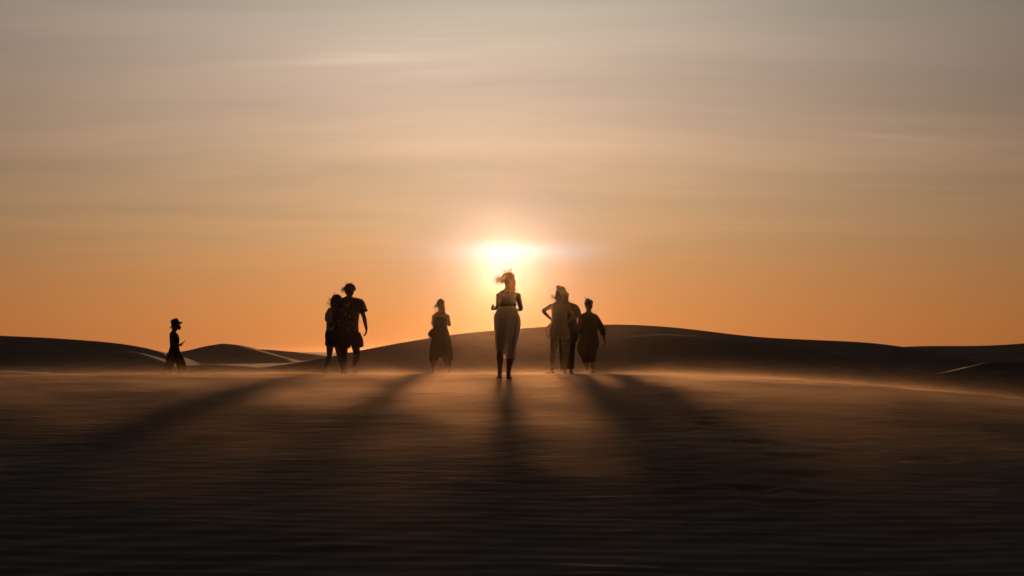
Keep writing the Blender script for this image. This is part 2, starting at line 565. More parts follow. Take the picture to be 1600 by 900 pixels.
def tube(bm, pts, rads, seg=12, sub=4, hint=None, cap=0.75):
    """closed tube along a bent line; a radius is a number or (side, front)"""
    pts = [Vector(p) for p in pts]
    rr = [(r, r) if not isinstance(r, (tuple, list)) else r for r in rads]
    C = [Vector(p) for p in catmull(pts, sub)]
    Q = catmull(rr, sub)
    ax_ = (pts[-1] - pts[0]).normalized()
    if hint is None:
        hint = Vector((1, 0, 0)) if abs(ax_.x) < 0.8 else Vector((0, 1, 0))
    rings = []
    for k_, c in enumerate(C):
        tg = (C[min(k_ + 1, len(C) - 1)] - C[max(k_ - 1, 0)]).normalized()
        s_ = (hint - tg * hint.dot(tg)).normalized()
        f_ = tg.cross(s_)
        a, b = max(Q[k_][0], 0.002), max(Q[k_][1], 0.002)
        rings.append([bm.verts.new(c + s_ * a * math.cos(2 * math.pi * j / seg) + f_ * b * math.sin(2 * math.pi * j / seg)) for j in range(seg)])
    for r0, r1 in zip(rings, rings[1:]):
        for j in range(seg):
            bm.faces.new((r0[j], r0[(j + 1) % seg], r1[(j + 1) % seg], r1[j]))
    for ring, sgn, q_, k_ in ((rings[0], -1, Q[0], 0), (rings[-1], 1, Q[-1], -1)):
        tg = (C[1] - C[0] if sgn < 0 else C[-1] - C[-2]).normalized()
        tip = bm.verts.new(C[k_] + tg * sgn * min(q_[0], q_[1]) * cap)
        for j in range(seg):
            a, b = ring[j], ring[(j + 1) % seg]
            bm.faces.new((b, a, tip) if sgn < 0 else (a, b, tip))


def ball(bm, c, r, rot=None, u=16, v=10):
    r = (r, r, r) if not isinstance(r, (tuple, list)) else r
    M = Matrix.Translation(Vector(c)) @ (rot.to_4x4() if rot else Matrix.Identity(4)) @ Matrix.Diagonal((*r, 1))
    bmesh.ops.create_uvsphere(bm, u_segments=u, v_segments=v, radius=1.0, matrix=M)


def union(bm, voxel, smooth=4):
    """one continuous surface out of overlapping closed shapes"""
    bmesh.ops.recalc_face_normals(bm, faces=bm.faces)
    me = bpy.data.meshes.new('tmp')
    bm.to_mesh(me)
    bm.free()
    o = bpy.data.objects.new('tmp', me)
    COL.objects.link(o)
    md = o.modifiers.new('r', 'REMESH')
    md.mode = 'VOXEL'
    md.voxel_size = voxel
    sm = o.modifiers.new('s', 'SMOOTH')
    sm.factor = 0.5
    sm.iterations = smooth
    dg = bpy.context.evaluated_depsgraph_get()
    out = bpy.data.meshes.new_from_object(o.evaluated_get(dg))
    bpy.data.objects.remove(o)
    bpy.data.meshes.remove(me)
    out.polygons.foreach_set('use_smooth', np.ones(len(out.polygons), bool))
    return out


def wrinkle(me, amp, scale, seed=0.0, stretch=0.35):
    """cloth folds: push the surface along its normals"""
    k_ = len(me.vertices)
    co, no = np.empty(k_ * 3), np.empty(k_ * 3)
    me.vertices.foreach_get('co', co)
    me.vertex_normals.foreach_get('vector', no)
    co, no = co.reshape(-1, 3), no.reshape(-1, 3)
    w = fbm(co[:, 0] * scale + co[:, 1] * scale * 0.8 + seed, co[:, 2] * scale * stretch + co[:, 1] * 3 + seed * 2, 3)
    me.vertices.foreach_set('co', (co + no * (w * amp)[:, None]).ravel())
    me.update()


def shell(sections, thick=0.006, fold=0.0, nfold=9, hem=None, seg=72, sub=6, phase=0.0):
    """open cloth tube: sections (x, y, z, half width, half depth) from top to bottom; hem(angle) lifts the lower edge"""
    S = catmull(sections, sub)
    L = len(S)
    rings = []
    for inner in (0, 1):
        for k_ in (range(L) if not inner else range(L - 1, -1, -1)):
            x_, y_, z_, a, b = S[k_]
            g = k_ / (L - 1)
            ring = []
            for j in range(seg):
                an = 2 * math.pi * j / seg
                f_ = 1 + fold * g * (math.sin(nfold * an + phase + 2.2 * g) + 0.5 * math.sin((nfold * 2 - 3) * an + 1.7 + phase))
                aa, bb = a * f_ - inner * thick, b * f_ - inner * thick
                zz = z_ + (hem(an) * g ** 1.5 if hem else 0)
                ring.append((x_ + aa * math.cos(an), y_ + bb * math.sin(an), zz))
            rings.append(ring)
    me = bpy.data.meshes.new('shell')
    k_ = len(rings)
    f_ = [(i_ * seg + j, i_ * seg + (j + 1) % seg, ((i_ + 1) % k_) * seg + (j + 1) % seg, ((i_ + 1) % k_) * seg + j) for i_ in range(k_) for j in range(seg)]
    me.from_pydata([p for r in rings for p in r], [], f_)
    me.polygons.foreach_set('use_smooth', np.ones(len(me.polygons), bool))
    me.update()
    return me


class Figure:
    """a person measured on an enlarged crop: origin and scale of the crop, units per metre, foot point in crop units"""
    def __init__(self, label, ox, oy, sc, U, x0, g, yoff=0.0, dz=0.0):
        self.U, self.x0, self.g = U, x0, g
        d = F_PX * sc / U + yoff
        p = at(ox + x0 / sc, oy + g / sc, d)
        self.base = Vector((p.x, d, ground_z(p.x, d) + dz))
        self.root = bpy.data.objects.new('person', None)
        COL.objects.link(self.root)
        self.root.location = self.base
        self.root.empty_display_size = 0.2
        tag(self.root, label, 'person', 'people watching the sunset')
        self.bm = bmesh.new()

    def p(self, cx_, cy_, y=0.0):
        return Vector(((cx_ - self.x0) / self.U, y, (self.g - cy_) / self.U))

    def part(self, name, me, mat):
        return link(name, me, mat, self.root)

    def torso(self, secs):
        tube(self.bm, [self.p(c, v, y) for c, v, y, a, b in secs], [(a, b) for c, v, y, a, b in secs], seg=20, sub=4, hint=Vector((1, 0, 0)))

    def head(self, c, yaw=0.0, tilt=0.0, neck=None, k_=1.0):
        """yaw 0 looks away from the camera, -90 looks to the right of the picture"""
        c = Vector(c)
        M = Matrix.Rotation(R(yaw), 3, 'Z') @ Matrix.Rotation(R(tilt), 3, 'X')
        w = lambda x_, y_, z_: c + M @ Vector((x_ * k_, y_ * k_, z_ * k_))
        ball(self.bm, w(0, -0.012, 0.025), (0.076 * k_, 0.096 * k_, 0.092 * k_), M)
        ball(self.bm, w(0, 0.030, -0.030), (0.060 * k_, 0.064 * k_, 0.082 * k_), M)
        ball(self.bm, w(0, 0.062, -0.082), (0.030 * k_, 0.030 * k_, 0.026 * k_), M)
        tube(self.bm, [w(0, 0.084, 0.012), w(0, 0.100, -0.018), w(0, 0.108, -0.034)], [0.008, 0.012, 0.014], seg=8, sub=2, hint=M @ Vector((1, 0, 0)))
        ball(self.bm, w(0, 0.092, -0.060), (0.024 * k_, 0.010, 0.010), M)
        for s_ in (-1, 1):
            ball(self.bm, w(s_ * 0.077, -0.008, -0.008), (0.010, 0.020, 0.032), M)
            ball(self.bm, w(s_ * 0.030, 0.076, 0.028), (0.022, 0.016, 0.009), M)
        if neck is not None:
            tube(self.bm, [neck, (Vector(neck) + c) / 2 + Vector((0, 0, -0.02)), w(0, -0.01, -0.04)], [0.064, 0.054, 0.054], seg=14)
        self.hc, self.hM = c, M

    def arm(self, sh, el_, wr, r=1.0, hand_dir=None, normal=None, thumb=None, curl=0.5):
        sh, el_, wr = Vector(sh), Vector(el_), Vector(wr)
        tube(self.bm, [sh, sh.lerp(el_, 0.45), el_], [0.056 * r, 0.047 * r, 0.038 * r])
        tube(self.bm, [el_, el_.lerp(wr, 0.3), wr], [0.038 * r, 0.039 * r, 0.025 * r])
        hd = (Vector(hand_dir) if hand_dir is not None else (wr - el_)).normalized()
        nn = Vector(normal) if normal is not None else Vector((0, 1, 0))
        nn = (nn - hd * nn.dot(hd)).normalized()
        sd = hd.cross(nn)
        if thumb is not None and sd.dot(Vector(thumb)) < 0:
            sd = -sd
        tube(self.bm, [wr - hd * 0.01, wr + hd * 0.045, wr + hd * 0.085], [(0.026, 0.019), (0.039, 0.016), (0.040, 0.013)], seg=12, hint=sd)
        for k_, (off, ln) in enumerate(((0.030, 0.070), (0.010, 0.078), (-0.010, 0.072), (-0.029, 0.056))):
            b = wr + hd * 0.082 + sd * off
            a1, a2 = curl * 0.9 + 0.08 * k_, curl * 2.0 + 0.1 * k_
            d1 = hd * math.cos(a1) + nn * math.sin(a1)
            d2 = hd * math.cos(a2) + nn * math.sin(a2)
            m1 = b + d1 * ln * 0.55
            tube(self.bm, [b - hd * 0.02, m1, m1 + d2 * ln * 0.5], [0.0095, 0.0088, 0.0075], seg=8, sub=3)
        b = wr + hd * 0.028 + sd * 0.026
        td = (sd * 0.8 + hd * 0.6 + nn * 0.25).normalized()
        tube(self.bm, [b - td * 0.02, b + td * 0.032, b + (td + hd * 0.35).normalized() * 0.066], [0.013, 0.0110, 0.0085], seg=8, sub=3)

    def leg(self, hip, kn, an, r=1.0, toe=(0, 1, 0), flat=True, shoe=None):
        hip, kn, an = Vector(hip), Vector(kn), Vector(an)
        tube(self.bm, [hip, hip.lerp(kn, 0.5), kn], [0.088 * r, 0.074 * r, 0.053 * r], seg=14)
        dn = (an - kn)
        tube(self.bm, [kn, kn + dn * 0.32 + Vector((0, -0.012, 0)), kn + dn * 0.7, an], [0.053 * r, 0.056 * r, 0.040 * r, 0.034 * r], seg=14)
        td = Vector(toe).normalized()
        if flat:
            heel = Vector((an.x, an.y, 0.036)) - Vector((td.x, td.y, 0)) * 0.045
            pts = [heel, heel + td * 0.10 + Vector((0, 0, 0.006)), heel + td * 0.19 + Vector((0, 0, -0.010)), heel + td * 0.235 + Vector((0, 0, -0.016))]
        else:
            heel = an - td * 0.03 + Vector((0, 0, -0.03))
            pts = [heel, heel + td * 0.09, heel + td * 0.17, heel + td * 0.215 + Vector((td.x, td.y, 0)) * 0.01]
        sd = td.cross(Vector((0, 0, 1)))
        if sd.length < 0.2:
            sd = Vector((1, 0, 0))
        tube(self.bm, pts, [(0.034, 0.036), (0.040, 0.034), (0.047, 0.022), (0.038, 0.015)], seg=12, hint=sd.normalized())
        tube(self.bm, [an + Vector((0, 0, 0.03)), heel + td * 0.05], [0.034, 0.036], seg=10, sub=2)

    def body(self, mat):
        return self.part('body', union(self.bm, 0.0075, 3), mat)


def cloth(tubes, balls=(), voxel=0.011, smooth=6, amp=0.012, scale=9.0, seed=0.0):
    bm = bmesh.new()
    for pts, rads in tubes:
        tube(bm, pts, rads, seg=18, sub=4, hint=Vector((1, 0, 0)), cap=0.08)
    for c, r in balls:
        ball(bm, c, r)
    me = union(bm, voxel, smooth)
    wrinkle(me, amp, scale, seed)
    return me


def hair_mesh(fig, lumps, strands, seed, amp=0.022, flow=(-1, 0, -0.2)):
    """a head of hair: fused lumps with an uneven surface, and loose strands blown by the wind"""
    rnd = random.Random(seed)
    bm = bmesh.new()
    for c, r in lumps:
        ball(bm, c, r, fig.hM)
    me = union(bm, 0.009, 3)
    wrinkle(me, amp, 26.0, seed * 1.3, 0.5)
    bm = bmesh.new()
    bm.from_mesh(me)
    fl = Vector(flow).normalized()
    for root_, count, ln, spread, r_ in strands:
        root_ = Vector(root_)
        for _ in range(count):
            a = root_ + Vector([rnd.uniform(-1, 1) * spread for _ in range(3)])
            d_ = (fl + Vector((rnd.uniform(-.4, .4), rnd.uniform(-.6, .6), rnd.uniform(-.5, .5)))).normalized()
            l_ = ln * rnd.uniform(0.5, 1.1)
            b = a + d_ * l_ * 0.5 + Vector((0, 0, rnd.uniform(-.02, .03)))
            c = a + d_ * l_ + Vector((0, 0, rnd.uniform(-.05, .03)))
            tube(bm, [a, b, c], [r_, r_ * 0.8, r_ * 0.3], seg=5, sub=3)
    out = bpy.data.meshes.new('hair')
    bm.to_mesh(out)
    bm.free()
    out.polygons.foreach_set('use_smooth', np.ones(len(out.polygons), bool))
    return out


def V(*a):
    return Vector(a)


# ------------------------------------------------------------------ the woman in front of the sun
f = Figure('person in long pale skirt with bare back, straight in front of the sun', 745, 410, 4.61, 461, 205, 842)
P = f.p
f.torso([(213, 440, 0, .13, .10), (219, 405, 0, .175, .120), (219, 350, 0, .145, .098), (218, 315, .005, .122, .085), (222, 262, .012, .140, .096),
         (226, 232, .010, .165, .090), (227, 212, .0, .142, .074), (228, 196, 0, .096, .064), (228, 182, 0, .06, .055)])
f.head(P(229, 118, .03), yaw=28, tilt=-6, neck=P(229, 195))
f.arm(P(162, 226), P(152, 318, -.02), P(124, 327, .13), .92, hand_dir=(-.35, .6, .12), normal=(1, .2, 0), thumb=(0, 0, 1), curl=0.9)
f.arm(P(294, 226), P(319, 330, -.03), P(290, 338, .14), .92, hand_dir=(-.8, .6, .1), normal=(0, 1, 0), thumb=(0, 0, 1))
f.leg(P(180, 470), P(168, 630, -.01), P(166, 800, .05), .98, toe=(-.15, 1, 0))
f.leg(P(250, 470), P(240, 635, .02), P(228, 800, -.04), .98, toe=(.1, 1, 0))
f.body(SKIN_T)
f.part('bandeau_top', shell([(*P(220, 292, .009), .146, .102), (*P(220, 300, .008), .143, .100), (*P(219, 311, .006), .140, .098)], seg=48), BROWN)
f.part('skirt', shell([(*P(218, 314), .140, .100), (*P(218, 350), .166, .118), (*P(219, 405), .203, .140), (*P(217, 470), .200, .150), (*P(211, 545, .01), .178, .150),
                       (*P(205, 610, .02), .160, .140), (*P(205, 690, .02), .150, .125)], fold=0.055, nfold=8, phase=.6,
                      hem=lambda a: 0.15 * max(0.0, math.cos(a - math.pi - .25)) ** 0.7), PALE)
h = f.hc
f.part('hair', hair_mesh(f, [(h + V(0, -.02, .025), (.096, .112, .104)), (h + V(.035, -.06, -.06), (.082, .065, .115)), (h + V(.06, -.07, -.15), (.056, .05, .090)),
                             (h + V(-.065, -.01, -.005), (.062, .070, .060))],
                         [(h + V(-.09, -.02, -.005), 46, .13, .05, .0035), (h + V(.05, -.06, -.13), 26, .10, .06, .0035), (h + V(0, 0, .10), 40, .06, .06, .003), (h + V(.07, -.02, 0), 30, .05, .05, .003)], 3), HAIR_L)

# ------------------------------------------------------------------ the couple
f = Figure('tall person in dark floral short-sleeved shirt and shorts, arm around companion', 490, 435, 5.45, 430, 292, 846)
P = f.p
f.torso([(288, 575, 0, .13, .11), (285, 505, 0, .175, .13), (284, 430, 0, .165, .125), (290, 330, .0, .185, .13), (296, 250, .0, .20, .12), (299, 212, 0, .165, .085), (301, 185, 0, .075, .07)])
f.head(P(306, 128, .02), yaw=10, tilt=-4, neck=P(301, 190))
f.arm(P(382, 226), P(430, 366, -.03), P(446, 462, .04), 1.08, hand_dir=(-.08, .1, -1), normal=(-1, .2, 0), thumb=(0, 1, 0), curl=.45)
f.arm(P(216, 226), P(178, 345, -.06), P(150, 425, .10), 1.08, hand_dir=(-.6, .7, -.2), normal=(0, 1, 0), thumb=(0, 0, 1))
f.leg(P(250, 560), P(262, 692, .02), P(270, 800, -.02), 1.08, toe=(-.1, 1, 0))
f.leg(P(345, 560), P(368, 685, .06), P(345, 780, -.16), 1.08, toe=(.32, .45, -.75), flat=False)
f.body(SKIN_D)
f.part('shirt', cloth([([P(301, 192), P(299, 210), P(296, 245), P(291, 330), P(282, 415), P(280, 478)],
                        [(.085, .075), (.185, .10), (.226, .145), (.222, .155), (.238, .165), (.250, .172)]),
                       ([P(345, 228), P(384, 232), P(408, 266, -.01), P(428, 318, -.02)], [.085, .082, .084, .082]),
                       ([P(250, 228), P(214, 232), P(196, 265, -.01), P(182, 325, -.04)], [.085, .082, .084, .080])], seed=1.0, amp=.022), FLORAL)
f.part('shorts', cloth([([P(284, 465), P(286, 510), P(292, 560), P(298, 596)], [(.205, .155), (.228, .165), (.215, .155), (.15, .135)]),
                        ([P(245, 510), P(253, 570), P(260, 628)], [.130, .126, .120]),
                        ([P(345, 510), P(366, 560, .01), P(376, 618, .02)], [.125, .120, .112])], seed=2.0, amp=.02), BLACK)
h = f.hc
f.part('hair', hair_mesh(f, [(h + V(0, -.02, .028), (.106, .116, .100)), (h + V(-.06, -.02, .01), (.055, .07, .065)), (h + V(.06, -.03, .015), (.060, .07, .070)), (h + V(0, -.05, -.05), (.088, .06, .085))],
                         [(h + V(-.09, -.02, .02), 26, .09, .03, .004), (h + V(0, 0, .11), 24, .06, .06, .004), (h + V(.09, 0, .05), 10, .05, .03, .004)], 5, amp=.034), HAIR_D)

f = Figure('shorter person in white T-shirt and dark shorts, leaning on companion in floral shirt', 490, 435, 5.45, 430, 170, 848, yoff=0.30)
P = f.p
f.torso([(172, 585, 0, .12, .10), (168, 530, 0, .165, .12), (168, 455, 0, .125, .09), (170, 380, .0, .135, .10), (172, 320, .0, .15, .09), (178, 295, 0, .13, .07), (184, 275, 0, .06, .055)])
f.head(P(192, 225, .02), yaw=-20, tilt=0, neck=P(184, 282))
f.arm(P(122, 318), P(120, 420, -.02), P(148, 478, .16), .88, hand_dir=(.4, .8, .1), normal=(1, 0, 0), thumb=(0, 0, 1))
f.arm(P(228, 318), P(248, 410, .02), P(230, 455, .18), .88, hand_dir=(-.4, .8, .1), normal=(-1, 0, 0), thumb=(0, 0, 1))
f.leg(P(140, 570), P(132, 690, .01), P(104, 805, -.05), .95, toe=(-.2, 1, 0))
f.leg(P(200, 570), P(222, 692, .0), P(246, 805, .04), .95, toe=(.1, 1, 0))
f.body(SKIN_T)
f.part('t_shirt', cloth([([P(183, 284), P(177, 298), P(170, 325), P(168, 390), P(165, 480)], [(.07, .065), (.135, .08), (.155, .11), (.142, .115), (.150, .13)]),
                         ([P(150, 316), P(126, 322), P(118, 352, -.01), P(118, 392, -.02)], [.066, .064, .064, .060]),
                         ([P(200, 316), P(226, 322), P(238, 350), P(244, 392)], [.066, .064, .062, .058])], seed=3.0), WHITE)
f.part('shorts', cloth([([P(166, 470), P(166, 510), P(170, 560), P(172, 590)], [(.152, .13), (.176, .145), (.172, .14), (.14, .12)]),
                        ([P(140, 520), P(138, 560), P(136, 602)], [.095, .100, .098]),
                        ([P(196, 520), P(204, 560), P(210, 602)], [.095, .100, .098])], seed=4.0), BLACK)
h = f.hc
f.part('hair', hair_mesh(f, [(h + V(0, -.02, .03), (.115, .118, .115)), (h + V(-.05, -.04, -.04), (.075, .08, .10)), (h + V(.05, -.04, -.03), (.08, .08, .09)), (h + V(.02, -.02, .08), (.085, .085, .06))],
                         [(h + V(-.06, -.03, .0), 26, .10, .08, .004), (h + V(0, -.02, .12), 14, .05, .06, .004)], 8, amp=.03), HAIR_D)

# ------------------------------------------------------------------ the woman with the shoulder bag, between the couple and the sun
f = Figure('person in dark flared knee-length skirt with arms folded forward, standing alone left of the sun', 650, 455, 6.43, 460, 247, 834)
P = f.p
f.torso([(246, 480, 0, .13, .10), (245, 440, 0, .165, .12), (243, 355, 0, .126, .088), (245, 290, .012, .145, .10), (246, 250, .01, .165, .092), (246, 230, 0, .142, .074), (247, 213, 0, .096, .062), (247, 199, 0, .06, .055)])
f.head(P(244, 132, .02), yaw=35, tilt=-3, neck=P(247, 208))
f.arm(P(182, 244), P(168, 335, -.02), P(205, 300, .20), .92, hand_dir=(.7, .5, .5), normal=(1, 0, 0), thumb=(0, 0, 1))
f.arm(P(312, 244), P(337, 338, -.02), P(290, 300, .20), .92, hand_dir=(-.7, .5, .5), normal=(-1, 0, 0), thumb=(0, 0, 1))
f.leg(P(205, 500), P(188, 660, .0), P(172, 800, -.02), .95, toe=(-.3, 1, 0))
f.leg(P(288, 500), P(306, 660, .0), P(325, 800, .02), .95, toe=(.3, 1, 0))
f.body(SKIN_T)
f.part('top', cloth([([P(244, 365), P(245, 320, .008), P(246, 262, .012)], [(.142, .105), (.150, .112), (.158, .108)])], seed=4.4, amp=.006), DARK)
f.part('skirt', shell([(*P(243, 348), .140, .102), (*P(247, 400), .165, .125), (*P(250, 480), .205, .160), (*P(250, 560), .228, .185), (*P(251, 630), .240, .20), (*P(252, 700), .248, .205)],
                      fold=0.075, nfold=9, phase=1.1, hem=lambda a: 0.095 * abs(math.sin(a)) ** 1.5 + .03 * math.sin(3 * a + .5)), DARK)
for (a, b, c_) in ((P(200, 600), P(180, 700), P(172, 770)), (P(296, 600), P(314, 700), P(324, 770))):
    f.part('trouser_leg', cloth([([a, b, c_], [.095, .075, .044])], seed=5.0 + a.x, amp=.02), BLACK)
h = f.hc
f.part('hair', hair_mesh(f, [(h + V(0, -.02, .03), (.084, .105, .096)), (h + V(.04, -.08, -.04), (.045, .045, .06)), (h + V(.065, -.085, -.10), (.034, .036, .07)), (h + V(.08, -.085, -.17), (.022, .024, .05))],
                         [(h + V(-.07, .0, -.02), 16, .08, .02, .004), (h + V(.075, -.08, -.17), 8, .06, .02, .004)], 9), HAIR_D)
bag = f

# ------------------------------------------------------------------ the group on the right of the sun
f = Figure('person in strapless beige mini dress with left hand on hip and knotted headscarf', 835, 435, 5.62, 456, 215, 842)
P = f.p
f.torso([(224, 500, 0, .13, .10), (221, 460, 0, .17, .12), (220, 378, 0, .130, .09), (221, 310, .01, .143, .10), (221, 250, .01, .165, .092), (221, 226, 0, .142, .074), (222, 208, 0, .096, .062), (222, 194, 0, .06, .055)])
f.head(P(224, 138, .02), yaw=-12, tilt=-4, neck=P(222, 202))
f.arm(P(154, 238), P(74, 284, -.04), P(142, 352, .03), .92, hand_dir=(.5, .5, -.5), normal=(.3, .3, .4), thumb=(0, -.5, .5))
f.arm(P(290, 238), P(347, 326, -.05), P(302, 378, .03), .92, hand_dir=(-.5, .5, -.4), normal=(-.3, .3, .4), thumb=(0, -.5, .5))
f.leg(P(180, 500), P(164, 655, .03), P(153, 800, -.06), .98, toe=(-.55, .8, 0))
f.leg(P(268, 500), P(274, 665, .0), P(268, 802, .05), 1.0, toe=(.1, 1, 0))
f.body(SKIN_T)
f.part('dress', shell([(*P(221, 272, .01), .156, .110), (*P(220, 320, .008), .150, .108), (*P(219, 372), .146, .106), (*P(217, 420), .172, .128), (*P(217, 480), .196, .148), (*P(218, 526), .200, .152)],
                      fold=0.045, nfold=10, phase=.3, hem=lambda a: .015 * math.sin(2 * a)), BEIGE)
f.part('hip_knot', cloth([([P(150, 400, -.03), P(122, 440, -.05), P(104, 462, -.05)], [.045, .050, .040]), ([P(122, 450, -.05), P(118, 490, -.05), P(134, 515, -.04)], [.045, .040, .03])],
                         seed=6.0, amp=.03, scale=16), BEIGE)
h = f.hc
f.part('hair', hair_mesh(f, [(h + V(0, -.02, .02), (.086, .106, .092)), (h + V(.0, -.06, -.07), (.080, .06, .075)), (h + V(-.06, -.04, -.07), (.045, .05, .06)), (h + V(.05, -.05, -.05), (.05, .05, .06))],
                         [(h + V(-.09, -.02, -.04), 18, .08, .04, .0035)], 12), HAIR_D)
f.part('headscarf', cloth([([h + V(.06, -.03, -.01), h + V(.01, -.02, .06), h + V(-.04, .0, .10)], [(.075, .105), (.105, .125), (.070, .085)]),
                           ([h + V(-.03, 0, .12), h + V(-.065, 0, .155), h + V(-.085, 0, .15)], [.035, .032, .018]),
                           ([h + V(-.03, 0, .13), h + V(-.02, 0, .18), h + V(-.01, 0, .185)], [.03, .026, .016]),
                           ([h + V(.05, -.03, .05), h + V(.11, -.04, .02), h + V(.125, -.05, -.03)], [.05, .04, .02])], voxel=.008, smooth=3, seed=7.0, amp=.03, scale=18), SCARF)

f = Figure('person in dark clothes standing half hidden behind the one in the beige dress', 835, 435, 5.62, 456, 300, 838, yoff=0.55)
P = f.p
f.torso([(298, 545, 0, .12, .10), (296, 490, 0, .155, .115), (296, 400, 0, .135, .10), (294, 320, .0, .155, .11), (292, 255, .0, .18, .10), (290, 222, 0, .155, .075), (286, 200, 0, .07, .06)])
f.head(P(262, 150, .05), yaw=20, tilt=-12, neck=P(284, 205))
f.arm(P(356, 236), P(402, 345, -.02), P(386, 442, .03), .98, hand_dir=(-.15, .1, -1), normal=(-1, 0, 0), thumb=(0, 1, 0))
f.arm(P(228, 236), P(205, 340, -.02), P(222, 440, .05), .98, hand_dir=(.1, .2, -1), normal=(1, 0, 0), thumb=(0, 1, 0))
f.leg(P(262, 530), P(255, 680, .02), P(258, 800, .0), 1.0, toe=(-.1, 1, 0))
f.leg(P(322, 530), P(312, 680, .0), P(318, 802, .03), 1.0, toe=(.15, 1, 0))
f.body(SKIN_D)
f.part('shirt', cloth([([P(288, 206), P(290, 222), P(292, 255), P(295, 340), P(298, 470)], [(.08, .07), (.165, .09), (.198, .125), (.180, .13), (.185, .14)]),
                       ([P(325, 238), P(355, 240), P(378, 275), P(392, 318)], [.07, .068, .068, .062]), ([P(258, 238), P(230, 240), P(215, 280), P(206, 320)], [.07, .068, .068, .062])], seed=8.0), DARK)
f.part('trousers', cloth([([P(297, 455), P(297, 500), P(296, 545)], [(.175, .13), (.185, .135), (.165, .12)]),
                          ([P(266, 510), P(256, 640), P(258, 790)], [.112, .092, .074]), ([P(322, 510), P(314, 640), P(318, 790)], [.112, .092, .074])], seed=9.0), BLACK)
h = f.hc
f.part('hair', hair_mesh(f, [(h + V(0, -.03, .045), (.096, .110, .094)), (h + V(0, -.06, -.03), (.084, .06, .08))], [(h + V(-.06, 0, .03), 8, .05, .03, .0035)], 14), HAIR_D)

f = Figure('person all in black with ballooning knee-length outfit and tied-up hair, rightmost of all', 835, 435, 5.62, 406, 482, 829)
P = f.p
f.torso([(478, 600, 0, .13, .10), (480, 545, 0, .165, .12), (484, 440, 0, .135, .10), (482, 370, .0, .150, .11), (480, 325, .0, .170, .10), (478, 304, 0, .15, .075), (478, 284, 0, .07, .06)])
f.head(P(478, 226, .02), yaw=8, tilt=-3, neck=P(478, 290))
f.arm(P(534, 322), P(594, 436, -.03), P(618, 528, .03), 1.0, hand_dir=(.12, .1, -1), normal=(-1, 0, 0), thumb=(0, 1, 0), curl=.35)
f.arm(P(424, 322), P(398, 420, -.02), P(402, 478, .10), 1.0, hand_dir=(.1, .4, -.8), normal=(1, 0, 0), thumb=(0, 1, 0))
f.leg(P(448, 590), P(452, 700, .0), P(456, 800, -.02), 1.02, toe=(-.1, 1, 0))
f.leg(P(508, 590), P(508, 700, .0), P(511, 800, .03), 1.02, toe=(.1, 1, 0))
f.body(SKIN_D)
f.part('tunic', cloth([([P(478, 290), P(478, 304), P(480, 330), P(485, 410), P(484, 500)], [(.08, .07), (.155, .09), (.186, .125), (.172, .14), (.190, .155)]),
                       ([P(505, 322), P(532, 326), P(566, 380, -.01), P(592, 438, -.03), P(606, 485, -.01)], [.075, .074, .072, .066, .054]),
                       ([P(455, 322), P(428, 326), P(410, 370, -.01), P(398, 420, -.02), P(400, 460, .06)], [.075, .074, .068, .062, .052])], seed=10.0), BLACK)
f.part('balloon_trousers', cloth([([P(483, 490), P(474, 550), P(464, 610), P(468, 660)], [(.190, .15), (.225, .17), (.225, .165), (.165, .13)]),
                                  ([P(450, 620), P(450, 680), P(453, 728)], [.112, .094, .072]), ([P(506, 620), P(507, 680), P(509, 728)], [.108, .090, .070])], seed=11.0, amp=.025), BLACK)
h = f.hc
f.part('hair', hair_mesh(f, [(h + V(0, -.03, .045), (.094, .110, .094)), (h + V(-.015, -.02, .105), (.060, .06, .055)), (h + V(.03, -.05, -.02), (.06, .06, .08))], [(h + V(-.03, 0, .13), 10, .04, .04, .004)], 15), HAIR_D)
gfig = f

# ------------------------------------------------------------------ the walker on the far left
f = Figure('person in bucket hat and wide dark trousers walking with a phone, far left', 225, 480, 7.5, 434, 365, 829)
P = f.p
f.torso([(352, 560, 0, .115, .13), (350, 515, 0, .140, .165), (350, 440, 0, .098, .125), (353, 370, .0, .122, .14), (346, 310, .0, .100, .16), (340, 285, 0, .075, .14), (340, 262, 0, .06, .066)])
f.head(P(378, 196), yaw=-90, tilt=-4, neck=P(342, 268))
f.arm(P(335, 298, -.17), P(343, 405, -.20), P(408, 430, -.10), .9, hand_dir=(1, .2, .35), normal=(0, .4, 1), thumb=(0, -1, .4), curl=.7)
f.arm(P(335, 298, .17), P(345, 408, .20), P(404, 432, .06), .9, hand_dir=(1, -.3, .3), normal=(0, -.4, 1), thumb=(0, 1, .4), curl=.7)
f.leg(P(335, 540, -.08), P(308, 680, -.08), P(238, 772, -.08), .95, toe=(.75, 0, -.65), flat=False)
f.leg(P(370, 540, .08), P(428, 660, .08), P(468, 795, .08), .95, toe=(1, 0, 0))
f.body(SKIN_D)
f.part('top', cloth([([P(341, 272), P(342, 290), P(347, 315), P(353, 370), P(350, 445)], [(.07, .075), (.085, .15), (.112, .175), (.133, .155), (.110, .138)]),
                     ([P(337, 296, -.12), P(336, 302, -.165), P(338, 345, -.185)], [.06, .058, .055]), ([P(337, 296, .12), P(336, 302, .165), P(338, 345, .185)], [.06, .058, .055])], seed=12.0, amp=.006), BLACK)
f.part('trousers', cloth([([P(350, 430), P(351, 480), P(351, 530), P(352, 570)], [(.118, .145), (.150, .175), (.170, .185), (.155, .175)]),
                          ([P(335, 530, -.08), P(305, 660, -.09), P(255, 790, -.09)], [(.135, .11), (.125, .12), (.128, .13)]),
                          ([P(368, 530, .08), P(425, 655, .09), P(472, 790, .09)], [(.130, .11), (.128, .12), (.130, .13)])], seed=13.0, amp=.022), BLACK)
h = f.hc
